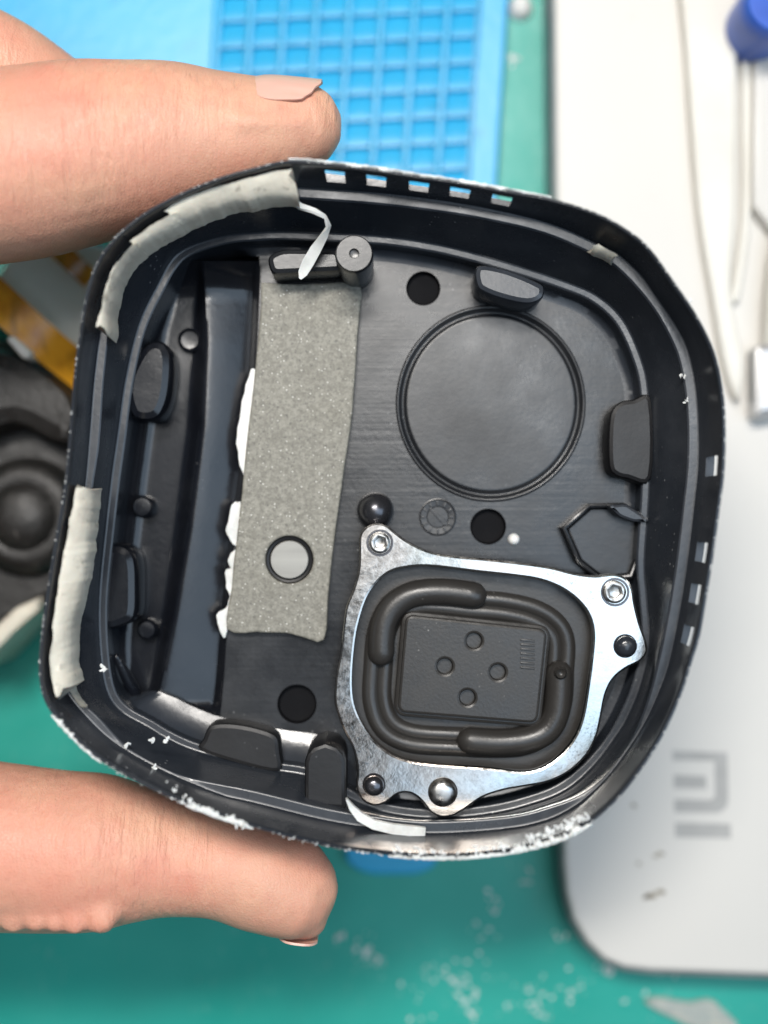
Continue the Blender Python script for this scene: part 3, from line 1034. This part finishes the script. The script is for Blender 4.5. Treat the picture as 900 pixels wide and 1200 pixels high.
ribbon('peeled_glue', [(345, 236, 52.6), (352, 242, 53, 20), (368, 247, 53.5, 50), (381, 254, 53.2, 70), (385, 265, 52.2, 60), (380, 276, 51, 30), (370, 292, 49.8, 10),
                       (361, 308, 48.8, 0), (355, 320, 48.2, 0), (352, 327, 48, 0)], [0.7, 0.8, 0.9, 0.8, 0.7, 0.9, 1.4, 1.5, 1.2, 0.3], 0.35, MAT_WHITE, shell)
ribbon('peeled_glue', [(406, 936, 53.5), (412, 946, 53.3), (422, 957, 53.2), (438, 966, 53.2), (460, 971, 53.1), (480, 973, 53), (498, 974, 52.8)],
       [0.2, 0.7, 1.1, 1.1, 1.2, 1.2, 1.0], 0.8, MAT_WHITE, shell)


# --- crumbs of scraped glue stuck to the rim
def crumb(verts, faces, c, r, flat=0.5):
    """a torn shard: flat, longer than wide, turned any way"""
    b = len(verts)
    n = 7
    ph = random.random() * 6.28
    el = random.uniform(1.0, 1.8)
    tilt = random.uniform(-0.6, 0.6)
    cp, sp_ = math.cos(ph), math.sin(ph)
    for i in range(n):
        a = i * math.pi * 2 / n
        rr = r * random.uniform(0.45, 1.25)
        u, w = math.cos(a) * rr * el, math.sin(a) * rr / el ** 0.5
        verts.append((c + Vector((cp * u - sp_ * w, sp_ * u + cp * w, w * tilt))) * S)
    verts.append((c + Vector((random.uniform(-.3, .3) * r, random.uniform(-.3, .3) * r, r * flat * random.uniform(0.4, 1.2)))) * S)
    verts.append((c + Vector((0, 0, -r * flat * 0.6))) * S)
    for i in range(n):
        j = (i + 1) % n
        faces.append((b + i, b + j, b + n))
        faces.append((b + j, b + i, b + n + 1))


def smear(a0, a1, w, th, seed, n=140):
    """ragged film of glue lying over the rim edge"""
    verts, faces = [], []
    for i in range(n + 1):
        t = i / n
        a = a0 + (a1 - a0) * t
        nz = lambda f, q_: noise.noise(Vector((a * f, q_, seed)))
        R = float(f0(a)) * k(60)
        env = min(1, t * 7, (1 - t) * 7)
        ww = max(0.06, w * env * (0.65 + 0.9 * nz(30, 1.0) + 0.7 * nz(140, 2.0)))
        h = th * env * max(0.15, 0.6 + 0.9 * nz(60, 3.0) + 0.6 * nz(200, 5.0))
        ro = R + 0.06 + 0.12 * nz(90, 4.0) * env
        for r, z in ((ro, 59.5), (ro + 0.02, 60.0 + h * 0.5), (R - ww * 0.4, 60.02 + h), (R - ww * 0.8, 60.02 + h * 0.6), (R - ww, 59.9), (R - 0.3, 59.7)):
            verts.append(W(r * math.cos(a), r * math.sin(a), z))
    for i in range(n):
        for s_ in range(6):
            s2 = (s_ + 1) % 6
            faces.append((i * 6 + s_, i * 6 + s2, i * 6 + 6 + s2, i * 6 + 6 + s_))
    faces.append(tuple(range(6)))
    faces.append(tuple(n * 6 + s_ for s_ in range(6)))
    return mesh('glue_smear', verts, faces, MAT_WHITE, shell, 25)


smear(ang(595, 1000), ang(694, 966), 1.1, 0.45, 2.2, 170)
smear(ang(455, 1004), ang(600, 1000), 0.55, 0.22, 5.1, 170)
smear(ang(218, 944), ang(296, 972), 0.75, 0.35, 7.7, 120)
smear(ang(640, 243), ang(338, 187), 0.30, 0.12, 9.3, 240)
smear(ang(60, 838), ang(118, 892), 0.45, 0.2, 11.5, 90)
verts, faces = [], []
a_lo, a_hi = ang(60, 840), ang(690, 966)
for i in range(520):
    a = a_lo + (a_hi - a_lo) * random.random()
    dens = 0.12 + 0.88 * max(0, noise.noise(Vector((a * 14, 3.3, 0))) + 0.25)
    if random.random() > dens:
        continue
    R = float(f0(a)) * k(60)
    inner = random.random() ** 2 * 1.0
    r = abs(random.gauss(0, 1)) * 0.07 + 0.03
    z = 60.0 if inner < 0.5 else 60 - (inner - 0.4) * 3
    crumb(verts, faces, Vector(((R - 0.05 - inner * 0.6) * math.cos(a), (R - 0.05 - inner * 0.6) * math.sin(a), z)), r)
for (x0, y0, x1, y1, n, w) in ((612, 985, 688, 958, 36, 0.6), (225, 944, 285, 968, 26, 0.4), (462, 996, 520, 1000, 20, 0.4), (196, 918, 225, 940, 10, 0.3), (536, 1000, 600, 992, 20, 0.4)):
    for i in range(n):
        t = random.random()
        x = x0 + (x1 - x0) * t + random.gauss(0, 1.5); y = y0 + (y1 - y0) * t + random.gauss(0, 2.6)
        crumb(verts, faces, P(x, y, 60.0) / S, random.uniform(0.15, 0.42) * w + 0.1)
for i in range(260):
    a = random.random() * 2 * math.pi
    R = float(f0(a)) * k(60)
    crumb(verts, faces, Vector(((R - 0.25) * math.cos(a), (R - 0.25) * math.sin(a), 60.0)), random.uniform(0.04, 0.10))
for (x, y, r) in ((148, 872, .3), (178, 899, .35), (222, 935, .5), (238, 938, .6), (180, 868, .3), (195, 868, .25), (122, 783, .3), (690, 965, .4), (800, 440, .22), (803, 470, .18), (807, 352, .2)):
    for _ in range(3):
        crumb(verts, faces, P(x + random.uniform(-3, 3), y + random.uniform(-3, 3), 53.0) / S, r)
cr = mesh('glue_crumbs', verts, faces, MAT_WHITE, shell, 20)
cr['kind'] = 'stuff'

# ------------------------------------------------------------------ crumbs and flakes on the mat
verts, faces = [], []
for (cx, cy, n, sp) in ((430, 1108, 26, 14), (446, 1128, 22, 10), (505, 1140, 20, 16), (533, 1152, 26, 12), (553, 1185, 10, 6), (620, 1170, 34, 16), (640, 1192, 12, 8), (662, 1165, 20, 14),
                        (578, 1050, 14, 8), (580, 1065, 14, 7), (562, 1090, 10, 10), (660, 1098, 10, 10), (712, 1136, 26, 9), (690, 1150, 10, 16), (560, 1120, 16, 40), (600, 1150, 30, 60), (480, 1160, 30, 60), (760, 1160, 16, 40),
                        (616, 1030, 8, 8), (398, 1098, 10, 6), (600, 70, 14, 5), (610, 12, 12, 9)):
    for i in range(n):
        if random.random() < 0.35:
            continue
        p = P(cx + random.gauss(0, sp * 0.55), cy + random.gauss(0, sp * 0.6), 0.05) / S
        crumb(verts, faces, Vector((p.x, p.y, 0.12)), abs(random.gauss(0, 1)) * 0.20 + 0.06, 0.4)
fl_ = mesh('mat_crumbs', verts, faces, MAT_WHITE, None, 20)
tag(fl_, 'white scraped crumbs scattered over the teal mat', 'crumbs', kind='stuff')
flake_poly = [(757, 1177), (772, 1170), (800, 1176), (830, 1174), (846, 1182), (866, 1206), (830, 1212), (790, 1196)]
fk = slab('glue_flake', [(x + random.uniform(-1.5, 1.5), y + random.uniform(-1.5, 1.5)) for x, y in smooth_closed(flake_poly, 3)], 0.05, 1.3, MAT_FLAKE, ch=0.4)
tag(fk, 'crinkled translucent glue flake on the mat below the white slab', 'flake')
gb = lathe('glue_blob', 610, 8, [(15, 0.03), (13, 1.2), (8, 2.2), (0, 2.5)], MAT_WHITE, zref=1, n=18, smooth=60)
tag(gb, 'small white glue blob between the blue mat and white slab', 'blob')

# ------------------------------------------------------------------ the hand
hv, hf = [], []


def limb(pts, n=28, flat=1.0):
    """pts: (px, py, radius px, z)"""
    sm = smooth_open(pts, 6)
    path = [P(x, y, z) / S for x, y, r, z in sm]
    rad = [r * mmpx(z) for x, y, r, z in sm]
    v, f = sweep_data(path, rad, n, flat)
    b = len(hv)
    hv.extend(v)
    hf.extend(tuple(i + b for i in ff) for ff in f)


INDEX = [(-520, 330, 105, 44), (-330, 270, 108, 52), (-180, 222, 114, 53), (-60, 203, 112, 51), (30, 192, 110, 49), (95, 180, 106, 48), (150, 173, 99, 47.5), (205, 166, 91, 47), (255, 163, 79, 47), (300, 158, 68, 47), (332, 152, 60, 47), (350, 148, 52, 47)]
THUMB = [(-640, 800, 150, 36), (-420, 900, 130, 40), (-220, 965, 112, 45), (-100, 984, 104, 46), (0, 992, 97, 46), (70, 997, 93, 46), (120, 998, 90, 46), (165, 1001, 78, 46), (210, 1007, 66, 46), (260, 1016, 60, 46), (305, 1030, 61, 46), (338, 1044, 56, 46)]
MIDDLE = [(-560, 250, 105, 38), (-380, 90, 105, 42), (-220, 20, 96, 42), (-110, 45, 82, 41), (-40, 72, 72, 40), (10, 92, 66, 39), (55, 112, 56, 38)]
RING = [(-640, 180, 95, 30), (-520, -20, 95, 32), (-400, -80, 88, 30), (-300, -40, 76, 26), (-240, 30, 66, 22)]
PINKY = [(-720, 120, 85, 22), (-660, -60, 82, 22), (-560, -130, 74, 20), (-470, -90, 62, 17), (-420, -30, 52, 15)]
limb(INDEX)
limb(THUMB)
limb(MIDDLE)
limb(RING)
limb(PINKY)
# palm, heel and wrist
limb([(-500, 330, 120, 44), (-660, 470, 190, 36), (-860, 560, 230, 32), (-1080, 620, 190, 30), (-1350, 680, 190, 30)], 28, 0.62)
limb([(-560, 250, 110, 38), (-700, 420, 170, 34), (-900, 560, 190, 31)], 24, 0.7)
limb([(-640, 180, 100, 30), (-760, 380, 150, 30), (-940, 540, 190, 30)], 24, 0.75)
limb([(-640, 800, 150, 36), (-800, 700, 190, 34), (-980, 640, 190, 31)], 24, 0.7)
limb([(-420, 900, 125, 40), (-620, 660, 130, 38), (-600, 420, 120, 40)], 24, 0.6)
# folds of skin at the thumb joint and a soft finger pad
for (x, y, r, z) in ((119, 1075, 20, 53), (89, 1081, 15, 53.5), (65, 1081, 13, 53.5), (42, 1080, 13, 53.5), (16, 1079, 15, 53), (352, 1022, 36, 46), (356, 1070, 30, 46), (360, 1076, 25, 46), (352, 1040, 46, 46)):
    limb([(x - 3, y - 6, r, z), (x, y, r, z)], 16)
limb([(330, 160, 54, 46), (366, 152, 34, 46)], 16)
# fold of skin along the nail
limb([(276, 142, 13, 54.0), (296, 144, 12, 53.6), (320, 145, 10, 53.0), (345, 143, 9, 52.2), (370, 142, 8, 51.0)], 12)
me = bpy.data.meshes.new('hand')
me.from_pydata([tuple(v) for v in hv], [], hf)
hand = bpy.data.objects.new('hand', me)
COL.objects.link(hand)
me.materials.append(MAT_SKIN)
r_ = hand.modifiers.new('remesh', 'REMESH')
r_.mode = 'VOXEL'
r_.voxel_size = 0.7 * S
r_.use_smooth_shade = True
s_ = hand.modifiers.new('smooth', 'SMOOTH')
s_.factor = 0.5
s_.iterations = 4
tag(hand, 'bare hand gripping the black shell between forefinger and thumb', 'hand')


def nail(name, pts, phi0, phi1, sgn, grow):
    """plate wrapped on the fingertip; phi from straight up towards +y (sgn 1) or -y (sgn -1)"""
    n, mph = 16, 14
    sm = smooth_open(pts, 8)
    ts = np.linspace(0, len(sm) - 1, n)
    verts, faces = [], []
    for layer in (1.0, 0.955):
        for i, t in enumerate(ts):
            x, y, r, z = sm[int(round(t))]
            c = P(x, y, z) / S
            u = i / (n - 1)
            rr = r * mmpx(z) * layer * (grow - 0.08 * max(0, 1 - u / 0.35) ** 2)
            taper = max(0.05, math.sqrt(max(0, 1 - (max(0, 0.42 - u) / 0.42) ** 2))) * (1 - 0.6 * max(0, (u - 0.66) / 0.34) ** 2.2)
            mid, half = (phi0 + phi1) / 2, (phi1 - phi0) / 2 * taper
            for j in range(mph):
                ph = math.radians(mid + half * (2 * j / (mph - 1) - 1))
                verts.append(W(c.x, c.y + sgn * rr * math.sin(ph), c.z + rr * math.cos(ph)))
    b = n * mph
    for i in range(n - 1):
        for j in range(mph - 1):
            a = i * mph + j
            faces.append((a, a + 1, a + mph + 1, a + mph))
            faces.append((b + a, b + a + mph, b + a + mph + 1, b + a + 1))
    for i in range(n - 1):
        for j in (0, mph - 1):
            a = i * mph + j
            faces.append((a, a + mph, b + a + mph, b + a))
    for j in range(mph - 1):
        for i in (0, n - 1):
            a = i * mph + j
            faces.append((a, b + a, b + a + 1, a + 1))
    return mesh(name, verts, faces, MAT_NAIL, hand, 50)


nail('fingernail', [(286, 160, 70, 47), (320, 154, 64, 47), (350, 150, 58, 47), (378, 147, 52, 47)], 16, 125, 1, 0.99)
nail('thumbnail', [(322, 1040, 60, 46), (350, 1046, 59, 46), (372, 1050, 56, 46)], 72, 135, -1, 1.0)
